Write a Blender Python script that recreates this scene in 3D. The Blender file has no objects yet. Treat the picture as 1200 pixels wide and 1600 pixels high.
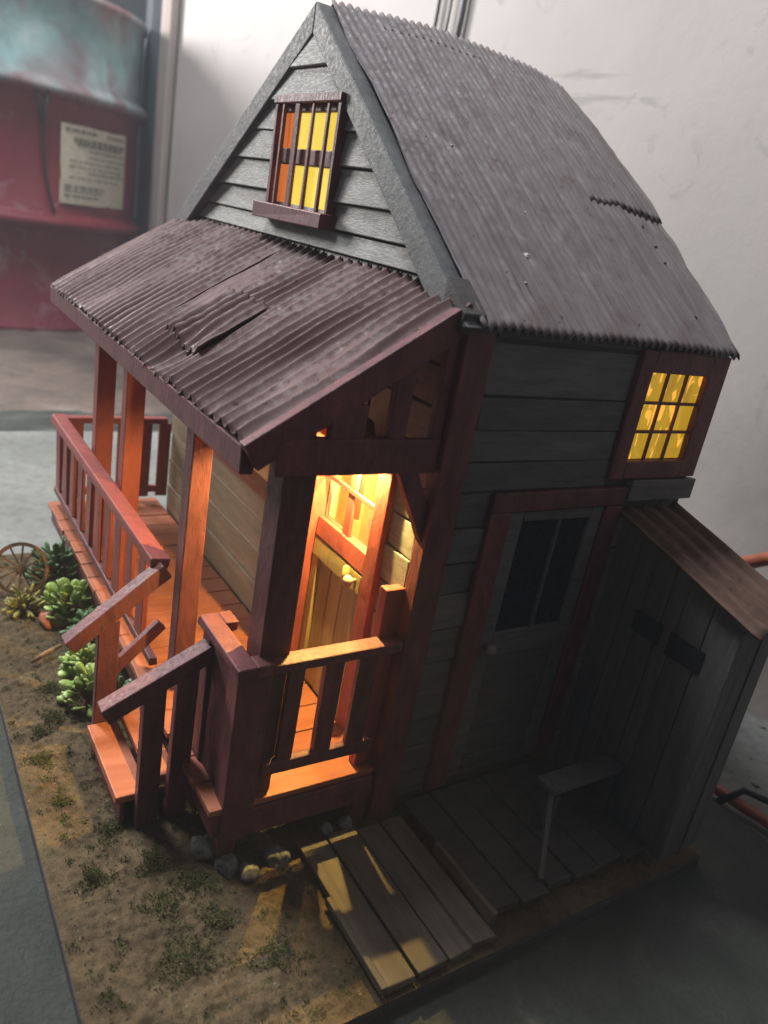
import bpy, math, random
from math import radians, sin, cos, pi
from mathutils import Vector, Matrix, noise

random.seed(7)
S = 0.01            # model units are centimetres
ZF = -33.0          # table-top / floor level in model centimetres
scene = bpy.context.scene

# ------------------------------------------------------------------ camera
def W(p):
    return Vector((p[0] * S, p[1] * S, (p[2] - ZF) * S))

cam_d = bpy.data.cameras.new("camera")
cam = bpy.data.objects.new("camera", cam_d)
scene.collection.objects.link(cam)
cam_right = Vector((0.521202, 0.836102, 0.171121))
cam_down = Vector((0.383441, -0.050285, -0.922195))
cam_fwd = Vector((-0.762444, 0.546265, -0.346805))
cam_d.sensor_fit = 'VERTICAL'
cam_d.sensor_height = 24.0
cam_d.sensor_width = 18.0
cam_d.lens = 24.0 * 1219.08 / 1600.0
cam_d.clip_start = 0.01
cam_d.clip_end = 60.0
m = Matrix((cam_right, -cam_down, -cam_fwd)).transposed().to_4x4()
m.translation = W((30.81480504, -25.21616311, 3.8200665))
cam.matrix_world = m
cam_d.dof.use_dof = True
cam_d.dof.focus_distance = 0.47
cam_d.dof.aperture_fstop = 5.6
scene.camera = cam

# ------------------------------------------------------------------ light
world = bpy.data.worlds.new("World")
scene.world = world
world.use_nodes = True
bg = world.node_tree.nodes['Background']
bg.inputs['Color'].default_value = (0.72, 0.76, 0.86, 1)
bg.inputs['Strength'].default_value = 0.045

def area_lamp(name, pos, target, size, watts, color):
    l = bpy.data.lights.new(name, 'AREA')
    l.shape = 'DISK'; l.size = size; l.energy = watts; l.color = color
    o = bpy.data.objects.new(name, l); scene.collection.objects.link(o)
    o.location = W(pos)
    o.rotation_euler = (W(target) - W(pos)).to_track_quat('-Z', 'Y').to_euler()
    return o
area_lamp("doorway_lamp", (-310, -118, 100), (-60, 10, -10), 0.8, 112, (1.0, 0.97, 0.94))
area_lamp("ceiling_lamp", (-100, -48, 205), (-60, 10, -10), 0.6, 64, (0.95, 0.97, 1.0))

def small_bulb(name, pos, watts):
    l = bpy.data.lights.new(name, 'POINT')
    l.energy = watts; l.color = (1.0, 0.69, 0.19); l.shadow_soft_size = 0.0012
    o = bpy.data.objects.new(name, l); scene.collection.objects.link(o); o.location = W(pos)
small_bulb("room_bulb_light", (-6.8, 0.8, -10.7), 0.8)
small_bulb("porch_bulb_light", (-6.2, -1.15, -9.0), 2.9)

scene.view_settings.view_transform = 'Standard'
scene.view_settings.look = 'None'
scene.view_settings.exposure = 0.0
scene.view_settings.gamma = 1.0
scene.cycles.use_denoising = True
scene.cycles.max_bounces = 6
scene.cycles.caustics_reflective = False
scene.cycles.caustics_refractive = False

# ------------------------------------------------------------------ materials
MATS = {}
def nodes_of(name):
    mt = bpy.data.materials.new(name); mt.use_nodes = True
    nt = mt.node_tree; N = nt.nodes; L = nt.links
    b = N['Principled BSDF']
    return mt, N, L, b

def coords(N, L, stretch=(1, 1, 1), world_space=False):
    """object coordinates in centimetres, shifted per object so alike pieces differ"""
    tc = N.new('ShaderNodeTexCoord')
    mp = N.new('ShaderNodeMapping')
    mp.inputs['Scale'].default_value = tuple(100 * s for s in stretch)
    L.new(tc.outputs['Object'], mp.inputs['Vector'])
    if world_space:
        return mp.outputs['Vector']
    oi = N.new('ShaderNodeObjectInfo')
    ad = N.new('ShaderNodeVectorMath'); ad.operation = 'ADD'
    ml = N.new('ShaderNodeVectorMath'); ml.operation = 'SCALE'
    cb = N.new('ShaderNodeCombineXYZ')
    for k in range(3): L.new(oi.outputs['Random'], cb.inputs[k])
    ml.inputs['Scale'].default_value = 61.0
    L.new(cb.outputs[0], ml.inputs[0])
    L.new(mp.outputs[0], ad.inputs[0]); L.new(ml.outputs[0], ad.inputs[1])
    return ad.outputs[0]

def noise_n(N, L, vec, scale, detail=5, rough=0.6, dist=0.0):
    n = N.new('ShaderNodeTexNoise')
    n.inputs['Scale'].default_value = scale
    n.inputs['Detail'].default_value = detail
    n.inputs['Roughness'].default_value = rough
    n.inputs['Distortion'].default_value = dist
    L.new(vec, n.inputs['Vector'])
    return n.outputs['Fac']

def ramp(N, L, fac, stops):
    r = N.new('ShaderNodeValToRGB')
    e = r.color_ramp.elements
    while len(e) < len(stops): e.new(0.5)
    for k, (p, c) in enumerate(stops):
        e[k].position = p
        e[k].color = (c, c, c, 1) if isinstance(c, (int, float)) else (*c, 1)
    L.new(fac, r.inputs['Fac'])
    return r.outputs['Color']

def mix(N, L, fac, a, b, mode='MIX'):
    x = N.new('ShaderNodeMix'); x.data_type = 'RGBA'; x.blend_type = mode
    if isinstance(fac, float): x.inputs[0].default_value = fac
    else: L.new(fac, x.inputs[0])
    for sock, v in ((x.inputs[6], a), (x.inputs[7], b)):
        if isinstance(v, tuple): sock.default_value = (*v, 1)
        else: L.new(v, sock)
    return x.outputs[2]

def bump(N, L, b, h, strength, dist=0.0006):
    bp = N.new('ShaderNodeBump')
    bp.inputs['Strength'].default_value = strength
    bp.inputs['Distance'].default_value = dist
    L.new(h, bp.inputs['Height'])
    L.new(bp.outputs['Normal'], b.inputs['Normal'])

def paint(name, c1, c2, scale=1.2, stretch=(1, 1, 1), rough=0.6, bmp=0.5, chips=None, chip_at=0.66, spec=0.4, jitter=0.25, dist=0.0006):
    """worn paint or wood: two tones broken by stretched noise, optional chips of another colour"""
    mt, N, L, b = nodes_of(name)
    v = coords(N, L, stretch)
    n1 = noise_n(N, L, v, scale, 6, 0.65, 0.3)
    col = ramp(N, L, n1, [(0.3, c1), (0.7, c2)])
    n2 = noise_n(N, L, v, scale * 4.5, 4, 0.7)
    if chips:
        fac = ramp(N, L, n2, [(chip_at, 0.0), (chip_at + 0.06, 1.0)])
        col = mix(N, L, fac, col, chips)
    oi = N.new('ShaderNodeObjectInfo')
    hs = N.new('ShaderNodeHueSaturation')
    mr = N.new('ShaderNodeMapRange')
    mr.inputs['To Min'].default_value = 1 - jitter; mr.inputs['To Max'].default_value = 1 + jitter
    L.new(oi.outputs['Random'], mr.inputs['Value'])
    L.new(mr.outputs[0], hs.inputs['Value']); L.new(col, hs.inputs['Color'])
    L.new(hs.outputs[0], b.inputs['Base Color'])
    rr = ramp(N, L, n2, [(0.3, max(rough - 0.15, 0.05)), (0.75, min(rough + 0.15, 1))])
    L.new(rr, b.inputs['Roughness'])
    b.inputs['Specular IOR Level'].default_value = spec
    bump(N, L, b, n2, bmp, dist)
    MATS[name] = mt
    return mt

# stretch < 1 along the grain
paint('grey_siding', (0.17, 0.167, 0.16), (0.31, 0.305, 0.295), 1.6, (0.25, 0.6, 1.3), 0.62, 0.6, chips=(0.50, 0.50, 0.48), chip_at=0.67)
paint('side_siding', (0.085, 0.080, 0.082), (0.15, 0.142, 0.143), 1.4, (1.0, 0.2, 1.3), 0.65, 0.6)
paint('tan_board', (0.22, 0.17, 0.10), (0.36, 0.29, 0.19), 1.0, (0.22, 1.0, 1.8), 0.6, 0.5, chips=(0.46, 0.40, 0.30), chip_at=0.70)
paint('maroon_paint', (0.095, 0.027, 0.032), (0.215, 0.066, 0.072), 0.9, (1, 1, 0.35), 0.55, 0.65, chips=(0.075, 0.04, 0.04), chip_at=0.61, jitter=0.12)
paint('lit_red_paint', (0.235, 0.048, 0.042), (0.36, 0.085, 0.07), 0.9, (1, 1, 0.35), 0.55, 0.65, chips=(0.16, 0.06, 0.05), chip_at=0.72, jitter=0.1)  # brighter copy of the maroon for pieces in the lamp light
paint('red_deck', (0.34, 0.10, 0.05), (0.46, 0.16, 0.08), 1.1, (1.6, 0.2, 1), 0.5, 0.45, chips=(0.2, 0.07, 0.04), chip_at=0.72, jitter=0.14)
paint('grey_trim', (0.09, 0.092, 0.093), (0.165, 0.168, 0.17), 1.0, (0.7, 0.7, 0.7), 0.62, 0.6, chips=(0.30, 0.29, 0.27), chip_at=0.7, jitter=0.08)
paint('olive_door', (0.26, 0.20, 0.08), (0.38, 0.30, 0.13), 1.2, (1.4, 1, 0.3), 0.5, 0.4, jitter=0.12)
paint('dark_wood', (0.055, 0.05, 0.05), (0.10, 0.09, 0.085), 1.2, (1, 0.3, 1), 0.7, 0.6)
paint('shed_board', (0.10, 0.095, 0.095), (0.17, 0.16, 0.155), 1.2, (1.3, 1.3, 0.2), 0.7, 0.6)
paint('plank_wood', (0.09, 0.072, 0.055), (0.17, 0.135, 0.10), 1.1, (0.2, 1.4, 1), 0.7, 0.7, chips=(0.24, 0.20, 0.15), chip_at=0.7)
paint('old_wood', (0.14, 0.07, 0.03), (0.26, 0.14, 0.06), 1.5, (1, 1, 1), 0.6, 0.6)
paint('stone_grey', (0.12, 0.115, 0.11), (0.28, 0.27, 0.25), 1.4, (1, 1, 1), 0.8, 0.8, dist=0.001)
paint('brass', (0.45, 0.33, 0.12), (0.6, 0.45, 0.2), 2.0, rough=0.35, bmp=0.2)
paint('black_rubber', (0.015, 0.015, 0.016), (0.03, 0.03, 0.03), 1.0, rough=0.5, bmp=0.2)
paint('orange_hose', (0.40, 0.10, 0.05), (0.52, 0.16, 0.08), 0.6, rough=0.45, bmp=0.3)
paint('leaf_dark', (0.07, 0.15, 0.06), (0.13, 0.25, 0.10), 1.5, rough=0.5, bmp=0.2, jitter=0.35)
paint('leaf_light', (0.22, 0.33, 0.07), (0.40, 0.52, 0.15), 1.5, rough=0.5, bmp=0.2, jitter=0.35)
paint('leaf_yellow', (0.30, 0.28, 0.06), (0.40, 0.36, 0.10), 1.5, rough=0.5, bmp=0.2, jitter=0.3)
paint('cream_wall', (0.74, 0.60, 0.34), (0.82, 0.70, 0.45), 0.5, rough=0.8, bmp=0.1, jitter=0.02)
paint('red_cloth', (0.45, 0.05, 0.03), (0.60, 0.08, 0.04), 0.9, (1, 1, 0.2), rough=0.8, bmp=0.2, jitter=0.05)
paint('cable_grey', (0.12, 0.12, 0.13), (0.2, 0.2, 0.21), 0.4, rough=0.5, bmp=0.2)
paint('post_wood', (0.30, 0.25, 0.225), (0.43, 0.375, 0.345), 0.12, (1, 1, 0.15), 0.75, 0.6, chips=(0.25, 0.19, 0.16), chip_at=0.66, dist=0.003)
paint('dark_blue_panel', (0.045, 0.055, 0.07), (0.085, 0.10, 0.125), 0.08, (1, 1, 0.3), 0.6, 0.4, dist=0.003)
paint('grit', (0.10, 0.08, 0.05), (0.24, 0.19, 0.13), 3.0, rough=0.9, bmp=0.3)
paint('old_rust', (0.075, 0.055, 0.055), (0.13, 0.095, 0.09), 3.0, rough=0.7, bmp=0.3)
paint('bare_metal', (0.45, 0.44, 0.43), (0.62, 0.61, 0.60), 3.0, rough=0.4, bmp=0.3)
paint('rubble_stone', (0.12, 0.12, 0.11), (0.40, 0.40, 0.38), 0.5, rough=0.85, bmp=0.6)
paint('moss', (0.075, 0.08, 0.026), (0.17, 0.165, 0.06), 0.9, rough=0.9, bmp=0.8, jitter=0.1)

def metal(name, base, hi, rust, stretch, rust_at=0.6, rough=0.45, bmp=.3, spec=.4):
    mt, N, L, b = nodes_of(name)
    v = coords(N, L, (1, 1, 1), True)
    vs = coords(N, L, stretch, True)
    n1 = noise_n(N, L, vs, 0.9, 6, 0.65, 0.4)
    col = ramp(N, L, n1, [(0.32, base), (0.7, hi)])
    n2 = noise_n(N, L, v, 0.28, 5, 0.65)
    n3 = noise_n(N, L, v, 2.3, 4, 0.7)
    blot = ramp(N, L, n2, [(rust_at - 0.12, 0.0), (rust_at + 0.1, 0.85)])
    col = mix(N, L, blot, col, rust)
    sp = ramp(N, L, n3, [(0.66, 0.0), (0.70, 1.0)])
    col = mix(N, L, sp, col, (rust[0] * 0.35, rust[1] * 0.35, rust[2] * 0.35))
    L.new(col, b.inputs['Base Color'])
    L.new(ramp(N, L, n3, [(0.3, rough - 0.12), (0.7, rough + 0.25)]), b.inputs['Roughness'])
    b.inputs['Specular IOR Level'].default_value = spec
    n4 = noise_n(N, L, v, 3.0, 4, 0.7)
    bump(N, L, b, n4, bmp, 0.0005)
    MATS[name] = mt
metal('roof_metal', (0.145, 0.120, 0.122), (0.265, 0.235, 0.238), (0.135, 0.088, 0.085), (0.10, 2.4, 0.25), 0.62, 0.55, bmp=.12, spec=.25)
metal('porch_metal', (0.115, 0.058, 0.055), (0.20, 0.122, 0.116), (0.11, 0.05, 0.044), (2.2, 0.14, 0.3), 0.58, 0.55, bmp=.08, spec=.3)
metal('shed_metal', (0.11, 0.06, 0.045), (0.18, 0.115, 0.09), (0.06, 0.036, 0.026), (0.3, 1.6, 0.4), 0.6, 0.8, spec=.2)

def emit_pane(name, c1, c2, strength, scale, stretch, streak=None):
    """lit pane or curtain; its glow is put in the material, no lamp stands behind"""
    mt, N, L, b = nodes_of(name)
    v = coords(N, L, stretch)
    n1 = noise_n(N, L, v, scale, 4, 0.6, 0.8)
    col = ramp(N, L, n1, [(0.35, c1), (0.68, c2)])
    if streak:
        n2 = noise_n(N, L, v, scale * 1.7, 3, 0.55, 1.6)
        col = mix(N, L, ramp(N, L, n2, [(0.54, 0.0), (0.60, 1.0)]), col, streak)
    L.new(col, b.inputs['Emission Color'])
    b.inputs['Emission Strength'].default_value = strength
    b.inputs['Base Color'].default_value = (*[k * 0.4 for k in c1], 1)
    b.inputs['Roughness'].default_value = 0.12
    bump(N, L, b, n1, 0.5, 0.002)
    MATS[name] = mt
emit_pane('gable_glow', (0.78, 0.55, 0.05), (0.90, 0.70, 0.13), 1.0, 0.25, (1, 1, 0.4))
emit_pane('curtain_glow', (0.55, 0.10, 0.03), (0.80, 0.24, 0.04), 0.8, 0.6, (2.5, 1, 0.25))
emit_pane('side_glow', (0.42, 0.23, 0.012), (0.62, 0.36, 0.02), 0.8, 0.35, (1, 1.6, 0.5), streak=(1.3, 0.62, 0.08))
emit_pane('front_glow', (0.40, 0.13, 0.02), (0.6, 0.25, 0.04), 0.4, 0.5, (1, 1, 0.4))

def glass():
    mt, N, L, b = nodes_of('window_glass')
    tr = N.new('ShaderNodeBsdfTransparent'); gl = N.new('ShaderNodeBsdfGlossy'); gl.inputs['Roughness'].default_value = 0.05
    mx = N.new('ShaderNodeMixShader')
    mx.inputs[0].default_value = 0.06; L.new(tr.outputs[0], mx.inputs[1]); L.new(gl.outputs[0], mx.inputs[2])
    L.new(mx.outputs[0], N['Material Output'].inputs['Surface'])
    MATS['window_glass'] = mt
glass()
def simple(name, c, rough, spec=0.5, emit=None, es=0):
    mt, N, L, b = nodes_of(name)
    v = coords(N, L)
    n = noise_n(N, L, v, 1.5)
    L.new(ramp(N, L, n, [(0.3, tuple(k * 0.8 for k in c)), (0.7, tuple(min(1, k * 1.2) for k in c))]), b.inputs['Base Color'])
    b.inputs['Roughness'].default_value = rough
    b.inputs['Specular IOR Level'].default_value = spec
    if emit:
        b.inputs['Emission Color'].default_value = (*emit, 1); b.inputs['Emission Strength'].default_value = es
    MATS[name] = mt
simple('dark_glass', (0.02, 0.022, 0.028), 0.07)
simple('bottle_glass', (0.012, 0.02, 0.016), 0.1)
simple('bulb_glow', (0.8, 0.7, 0.5), 0.3, emit=(1.0, 0.82, 0.45), es=6)
simple('dark_fill', (0.012, 0.012, 0.012), 0.9)
simple('paper', (0.62, 0.58, 0.46), 0.7)
simple('ink', (0.20, 0.19, 0.15), 0.7)

def wall_mat():
    mt, N, L, b = nodes_of('wall_paint')
    v = coords(N, L, (1, 1, 1), True)
    n1 = noise_n(N, L, v, 0.02, 6, 0.6, 0.4)
    col = ramp(N, L, n1, [(0.3, (0.43, 0.39, 0.37)), (0.7, (0.53, 0.485, 0.463))])
    # scuffs: long thin horizontal marks and little blotches
    vs = coords(N, L, (0.15, 1, 1.0), True)
    n2 = noise_n(N, L, vs, 0.13, 5, 0.65, 0.6)
    col = mix(N, L, ramp(N, L, n2, [(0.635, 0.0), (0.70, 0.55)]), col, (0.25, 0.23, 0.22))
    n3 = noise_n(N, L, v, 0.16, 5, 0.6, 1.2)
    col = mix(N, L, ramp(N, L, n3, [(0.61, 0.0), (0.72, 0.5)]), col, (0.24, 0.23, 0.22))
    # greyer towards the floor, the outline broken up by noise
    sp = N.new('ShaderNodeSeparateXYZ'); L.new(v, sp.inputs[0])
    mr = N.new('ShaderNodeMapRange')
    mr.inputs['From Min'].default_value = -30; mr.inputs['From Max'].default_value = 12
    mr.inputs['To Min'].default_value = 0.62; mr.inputs['To Max'].default_value = 0.0
    L.new(sp.outputs['Z'], mr.inputs['Value'])
    n5 = noise_n(N, L, v, 0.07, 6, 0.7, 1.0)
    mu = N.new('ShaderNodeMath'); mu.operation = 'MULTIPLY'
    L.new(mr.outputs[0], mu.inputs[0]); L.new(ramp(N, L, n5, [(0.42, 0.15), (0.62, 1.0)]), mu.inputs[1])
    col = mix(N, L, mu.outputs[0], col, (0.26, 0.26, 0.24))
    L.new(col, b.inputs['Base Color'])
    b.inputs['Roughness'].default_value = 0.6
    n4 = noise_n(N, L, v, 0.25, 6, 0.7)
    bump(N, L, b, n4, 0.2, 0.003)
    MATS['wall_paint'] = mt
wall_mat()

def concrete(name, c1, c2, c3, scale, bdist=0.003):
    mt, N, L, b = nodes_of(name)
    v = coords(N, L, (1, 1, 1), True)
    n1 = noise_n(N, L, v, scale, 7, 0.65, 0.5)
    col = ramp(N, L, n1, [(0.3, c1), (0.6, c2), (0.75, c3)])
    n2 = noise_n(N, L, v, scale * 14, 4, 0.7)
    col = mix(N, L, ramp(N, L, n2, [(0.35, 0.35), (0.55, 0.0)]), col, tuple(k * 0.45 for k in c1))
    L.new(col, b.inputs['Base Color'])
    b.inputs['Roughness'].default_value = 0.8
    n3 = noise_n(N, L, v, scale * 8, 6, 0.7)
    bump(N, L, b, n3, 0.6, bdist)
    MATS[name] = mt
concrete('slab_concrete', (0.17, 0.178, 0.165), (0.26, 0.268, 0.25), (0.33, 0.34, 0.32), 0.06)
concrete('yard_dirt', (0.075, 0.055, 0.045), (0.17, 0.125, 0.098), (0.24, 0.205, 0.175), 0.09, 0.006)
concrete('green_mat', (0.03, 0.034, 0.028), (0.052, 0.057, 0.048), (0.085, 0.09, 0.078), 0.25, 0.002)

def soil_mat():
    mt, N, L, b = nodes_of('soil')
    v = coords(N, L, (1, 1, 1), True)
    n1 = noise_n(N, L, v, 0.16, 6, 0.65, 0.8)
    col = ramp(N, L, n1, [(0.28, (0.085, 0.064, 0.036)), (0.44, (0.14, 0.10, 0.055)), (0.60, (0.21, 0.145, 0.078)), (0.75, (0.17, 0.15, 0.07))])
    n2 = noise_n(N, L, v, 1.6, 5, 0.75)
    col = mix(N, L, ramp(N, L, n2, [(0.35, 0.6), (0.52, 0.0)]), col, (0.045, 0.038, 0.02))
    n3 = noise_n(N, L, v, 3.5, 3, 0.7)
    col = mix(N, L, ramp(N, L, n3, [(0.66, 0.0), (0.7, 0.8)]), col, (0.34, 0.30, 0.23))
    L.new(col, b.inputs['Base Color'])
    b.inputs['Roughness'].default_value = 0.95
    b.inputs['Specular IOR Level'].default_value = 0.2
    n4 = noise_n(N, L, v, 2.2, 6, 0.8)
    bump(N, L, b, n4, 1.0, 0.003)
    MATS['soil'] = mt
soil_mat()

def drum_mat():
    mt, N, L, b = nodes_of('drum_paint')
    v = coords(N, L, (1, 1, 1), True)
    n1 = noise_n(N, L, v, 0.06, 6, 0.65, 0.6)
    col = ramp(N, L, n1, [(0.3, (0.145, 0.009, 0.018)), (0.7, (0.21, 0.019, 0.031))])
    sp = N.new('ShaderNodeSeparateXYZ'); L.new(v, sp.inputs[0])
    n2 = noise_n(N, L, v, 0.035, 4, 0.6, 0.6)
    # sprayed teal patch on the upper part, its edge soft and ragged
    a = N.new('ShaderNodeMath'); a.operation = 'MULTIPLY_ADD'; a.inputs[1].default_value = 55.0
    L.new(n2, a.inputs[0]); L.new(sp.outputs['Z'], a.inputs[2])
    up = N.new('ShaderNodeMapRange'); up.inputs['From Min'].default_value = 38; up.inputs['From Max'].default_value = 52
    L.new(a.outputs[0], up.inputs['Value'])
    hi = N.new('ShaderNodeMapRange'); hi.inputs['From Min'].default_value = 54; hi.inputs['From Max'].default_value = 70
    hi.inputs['To Min'].default_value = 1; hi.inputs['To Max'].default_value = 0
    L.new(a.outputs[0], hi.inputs['Value'])
    rim = N.new('ShaderNodeMapRange'); rim.inputs['From Min'].default_value = 16.2; rim.inputs['From Max'].default_value = 17.4
    L.new(sp.outputs['Z'], rim.inputs['Value'])
    mu0 = N.new('ShaderNodeMath'); mu0.operation = 'MULTIPLY'
    L.new(up.outputs[0], mu0.inputs[0]); L.new(rim.outputs[0], mu0.inputs[1])
    mu = N.new('ShaderNodeMath'); mu.operation = 'MULTIPLY'
    L.new(mu0.outputs[0], mu.inputs[0]); L.new(hi.outputs[0], mu.inputs[1])
    n6 = noise_n(N, L, v, 0.09, 5, 0.6)
    teal = ramp(N, L, n6, [(0.3, (0.15, 0.27, 0.28)), (0.55, (0.28, 0.44, 0.44)), (0.7, (0.46, 0.56, 0.56))])
    col = mix(N, L, mu.outputs[0], col, teal)
    n3 = noise_n(N, L, v, 0.12, 5, 0.65, 0.5)
    col = mix(N, L, ramp(N, L, n3, [(0.58, 0.0), (0.72, 0.55)]), col, (0.28, 0.23, 0.24))
    L.new(col, b.inputs['Base Color'])
    b.inputs['Roughness'].default_value = 0.36
    bump(N, L, b, n3, 0.2, 0.004)
    MATS['drum_paint'] = mt
drum_mat()

# ------------------------------------------------------------------ mesh helpers
class MB:
    """collects pieces of ONE mesh, in model centimetres"""
    def __init__(s): s.v = []; s.f = []
    def add(s, vs, fs):
        o = len(s.v); s.v += [tuple(p) for p in vs]; s.f += [tuple(i + o for i in f) for f in fs]; return s
    def box(s, x0, x1, y0, y1, z0, z1, j=0.0):
        j *= 1.7
        r = lambda: random.uniform(-j, j) if j else 0.0
        vs = [(x + r(), y + r(), z + r()) for x in (x0, x1) for y in (y0, y1) for z in (z0, z1)]
        return s.add(vs, [(0, 1, 3, 2), (4, 6, 7, 5), (0, 4, 5, 1), (2, 3, 7, 6), (0, 2, 6, 4), (1, 5, 7, 3)])
    def beam(s, p0, p1, w, h, side=(1, 0, 0), j=0.0):
        p0, p1 = Vector(p0), Vector(p1); d = (p1 - p0).normalized()
        a = Vector(side); a = (a - d * a.dot(d)).normalized(); c = d.cross(a)
        vs = []
        for p in (p0, p1):
            for sa in (-0.5, 0.5):
                for sc in (-0.5, 0.5):
                    q = p + a * (w * sa) + c * (h * sc)
                    if j: q += Vector((random.uniform(-j, j), random.uniform(-j, j), random.uniform(-j, j)))
                    vs.append(q)
        return s.add(vs, [(0, 1, 3, 2), (4, 6, 7, 5), (0, 4, 5, 1), (2, 3, 7, 6), (0, 2, 6, 4), (1, 5, 7, 3)])
    def prism(s, pts, off):
        """pts: loop of 3-D points, off: extrusion vector"""
        n = len(pts); off = Vector(off)
        vs = [Vector(p) for p in pts] + [Vector(p) + off for p in pts]
        fs = [tuple(range(n))[::-1], tuple(range(n, 2 * n))]
        fs += [(i, (i + 1) % n, n + (i + 1) % n, n + i) for i in range(n)]
        return s.add(vs, fs)
    def tube(s, pts, r, n=10):
        pts = [Vector(p) for p in pts]; vs = []; fs = []
        up = Vector((0.13, 0.31, 0.94))
        for i, p in enumerate(pts):
            d = (pts[min(i + 1, len(pts) - 1)] - pts[max(i - 1, 0)]).normalized()
            a = d.cross(up).normalized(); c = d.cross(a)
            rr = r[i] if isinstance(r, (list, tuple)) else r
            for k in range(n):
                t = 2 * pi * k / n; vs.append(p + a * (rr * cos(t)) + c * (rr * sin(t)))
        for i in range(len(pts) - 1):
            for k in range(n):
                k2 = (k + 1) % n; fs.append((i * n + k, i * n + k2, (i + 1) * n + k2, (i + 1) * n + k))
        fs.append(tuple(range(n))[::-1]); fs.append(tuple(range((len(pts) - 1) * n, len(pts) * n)))
        return s.add(vs, fs)
    def lathe(s, prof, c, n=48, axis=None, cap=True):
        vs = []; fs = []
        M = axis or Matrix.Identity(3); c = Vector(c)
        for r, z in prof:
            for k in range(n):
                t = 2 * pi * k / n; vs.append(c + M @ Vector((r * cos(t), r * sin(t), z)))
        for i in range(len(prof) - 1):
            for k in range(n):
                k2 = (k + 1) % n; fs.append((i * n + k, i * n + k2, (i + 1) * n + k2, (i + 1) * n + k))
        if cap: fs.append(tuple(range(n))[::-1]); fs.append(tuple(range((len(prof) - 1) * n, len(prof) * n)))
        return s.add(vs, fs)
    def rock(s, c, rx, ry, rz, seed, sub=3):
        import bmesh
        bm = bmesh.new(); bmesh.ops.create_icosphere(bm, subdivisions=sub, radius=1)
        vs = []
        for v in bm.verts:
            p = v.co; n = noise.noise(p * 1.1 + Vector((seed * 7.3, seed, 0))) * 0.5 + noise.noise(p * 2.6 + Vector((seed, 3, 1))) * 0.28
            q = p * (1 + n); vs.append((c[0] + q.x * rx, c[1] + q.y * ry, c[2] + q.z * rz))
        fs = [tuple(x.index for x in f.verts) for f in bm.faces]; bm.free()
        return s.add(vs, fs)
    def build(s, name, mat, parent=None, bev=0.07, smooth=False, world_origin=False):
        n = len(s.v)
        c = Vector((0, 0, 0))
        if not world_origin:
            lo = Vector([min(p[k] for p in s.v) for k in range(3)]); hi = Vector([max(p[k] for p in s.v) for k in range(3)])
            c = (lo + hi) / 2
        me = bpy.data.meshes.new(name)
        me.from_pydata([((p[0] - c.x) * S, (p[1] - c.y) * S, (p[2] - c.z) * S) for p in s.v], [], s.f)
        me.update()
        import bmesh
        bm = bmesh.new(); bm.from_mesh(me); bmesh.ops.recalc_face_normals(bm, faces=bm.faces[:]); bm.to_mesh(me); bm.free()
        if smooth: me.polygons.foreach_set('use_smooth', [True] * len(me.polygons))
        me.materials.append(MATS[mat])
        o = bpy.data.objects.new(name, me); scene.collection.objects.link(o)
        wl = W(c)
        place(o, wl, parent)
        if bev:
            b = o.modifiers.new('bevel', 'BEVEL'); b.width = bev * S; b.segments = 2; b.limit_method = 'ANGLE'; b.angle_limit = radians(40)
            b.harden_normals = False
        return o

ORIG = {}
def place(o, wl, parent=None):
    ORIG[o.name] = wl
    if parent is not None:
        o.parent = parent; o.location = wl - ORIG[parent.name]
    else:
        o.location = wl

def tag(o, label, cat, group=None):
    o['label'] = label; o['category'] = cat
    if group: o['group'] = group
    return o
def thing(name, loc, label, cat, group=None):
    o = bpy.data.objects.new(name, None); scene.collection.objects.link(o); o.empty_display_size = 0.02
    place(o, W(loc)); return tag(o, label, cat, group)
def part(name, loc, parent):
    o = bpy.data.objects.new(name, None); scene.collection.objects.link(o); o.empty_display_size = 0.01
    place(o, W(loc), parent); return o
def structure(o):
    o['kind'] = 'structure'; return o

# ------------------------------------------------------------------ setting
def grid(x0, x1, y0, y1, nx, ny, zf):
    g = MB()
    vs = [(x0 + (x1 - x0) * i / nx, y0 + (y1 - y0) * k / ny, 0) for k in range(ny + 1) for i in range(nx + 1)]
    vs = [(x, y, zf(x, y)) for x, y, _ in vs]
    fs = [(k * (nx + 1) + i, k * (nx + 1) + i + 1, (k + 1) * (nx + 1) + i + 1, (k + 1) * (nx + 1) + i) for k in range(ny) for i in range(nx)]
    return g.add(vs, fs)

# concrete slab the model stands on; its far edge is broken and drops to the yard dirt
slab = MB()
ny = 60
edge = [(-87 + noise.noise(Vector((k * 0.35, 2, 0))) * 1.2, -160 + 216 * k / ny) for k in range(ny + 1)]
vs = [];
for (ex, ey) in edge: vs += [(260, ey, ZF), (ex + 1.5, ey, ZF), (ex - 1.0, ey, ZF - 4.0)]
fs = []
for k in range(ny):
    a = k * 3; b_ = a + 3
    fs += [(a, b_, b_ + 1, a + 1), (a + 1, b_ + 1, b_ + 2, a + 2)]
slab.add(vs, fs)
structure(slab.build('floor', 'slab_concrete', bev=0, world_origin=True))
dirt = grid(-420, -86, -200, 56, 90, 70, lambda x, y: ZF - 2.2 + noise.noise(Vector((x * .06, y * .06, 0))) * 0.8 + noise.noise(Vector((x * .3, y * .3, 4))) * 0.4 - 1.2 * math.exp(-((x + 88) / 3.0) ** 2))
structure(dirt.build('yard_ground', 'yard_dirt', bev=0, smooth=True, world_origin=True))
band = grid(-97, -85.5, -160, 56, 14, 110, lambda x, y: ZF - .4 + noise.noise(Vector((x * .3, y * .3, 9))) * 1.1 + .5 * math.exp(-((x + 91) / 3.0) ** 2))  # dark raised band along the far edge of the slab
structure(band.build('dark_band', 'green_mat', bev=0, smooth=True, world_origin=True))
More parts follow.
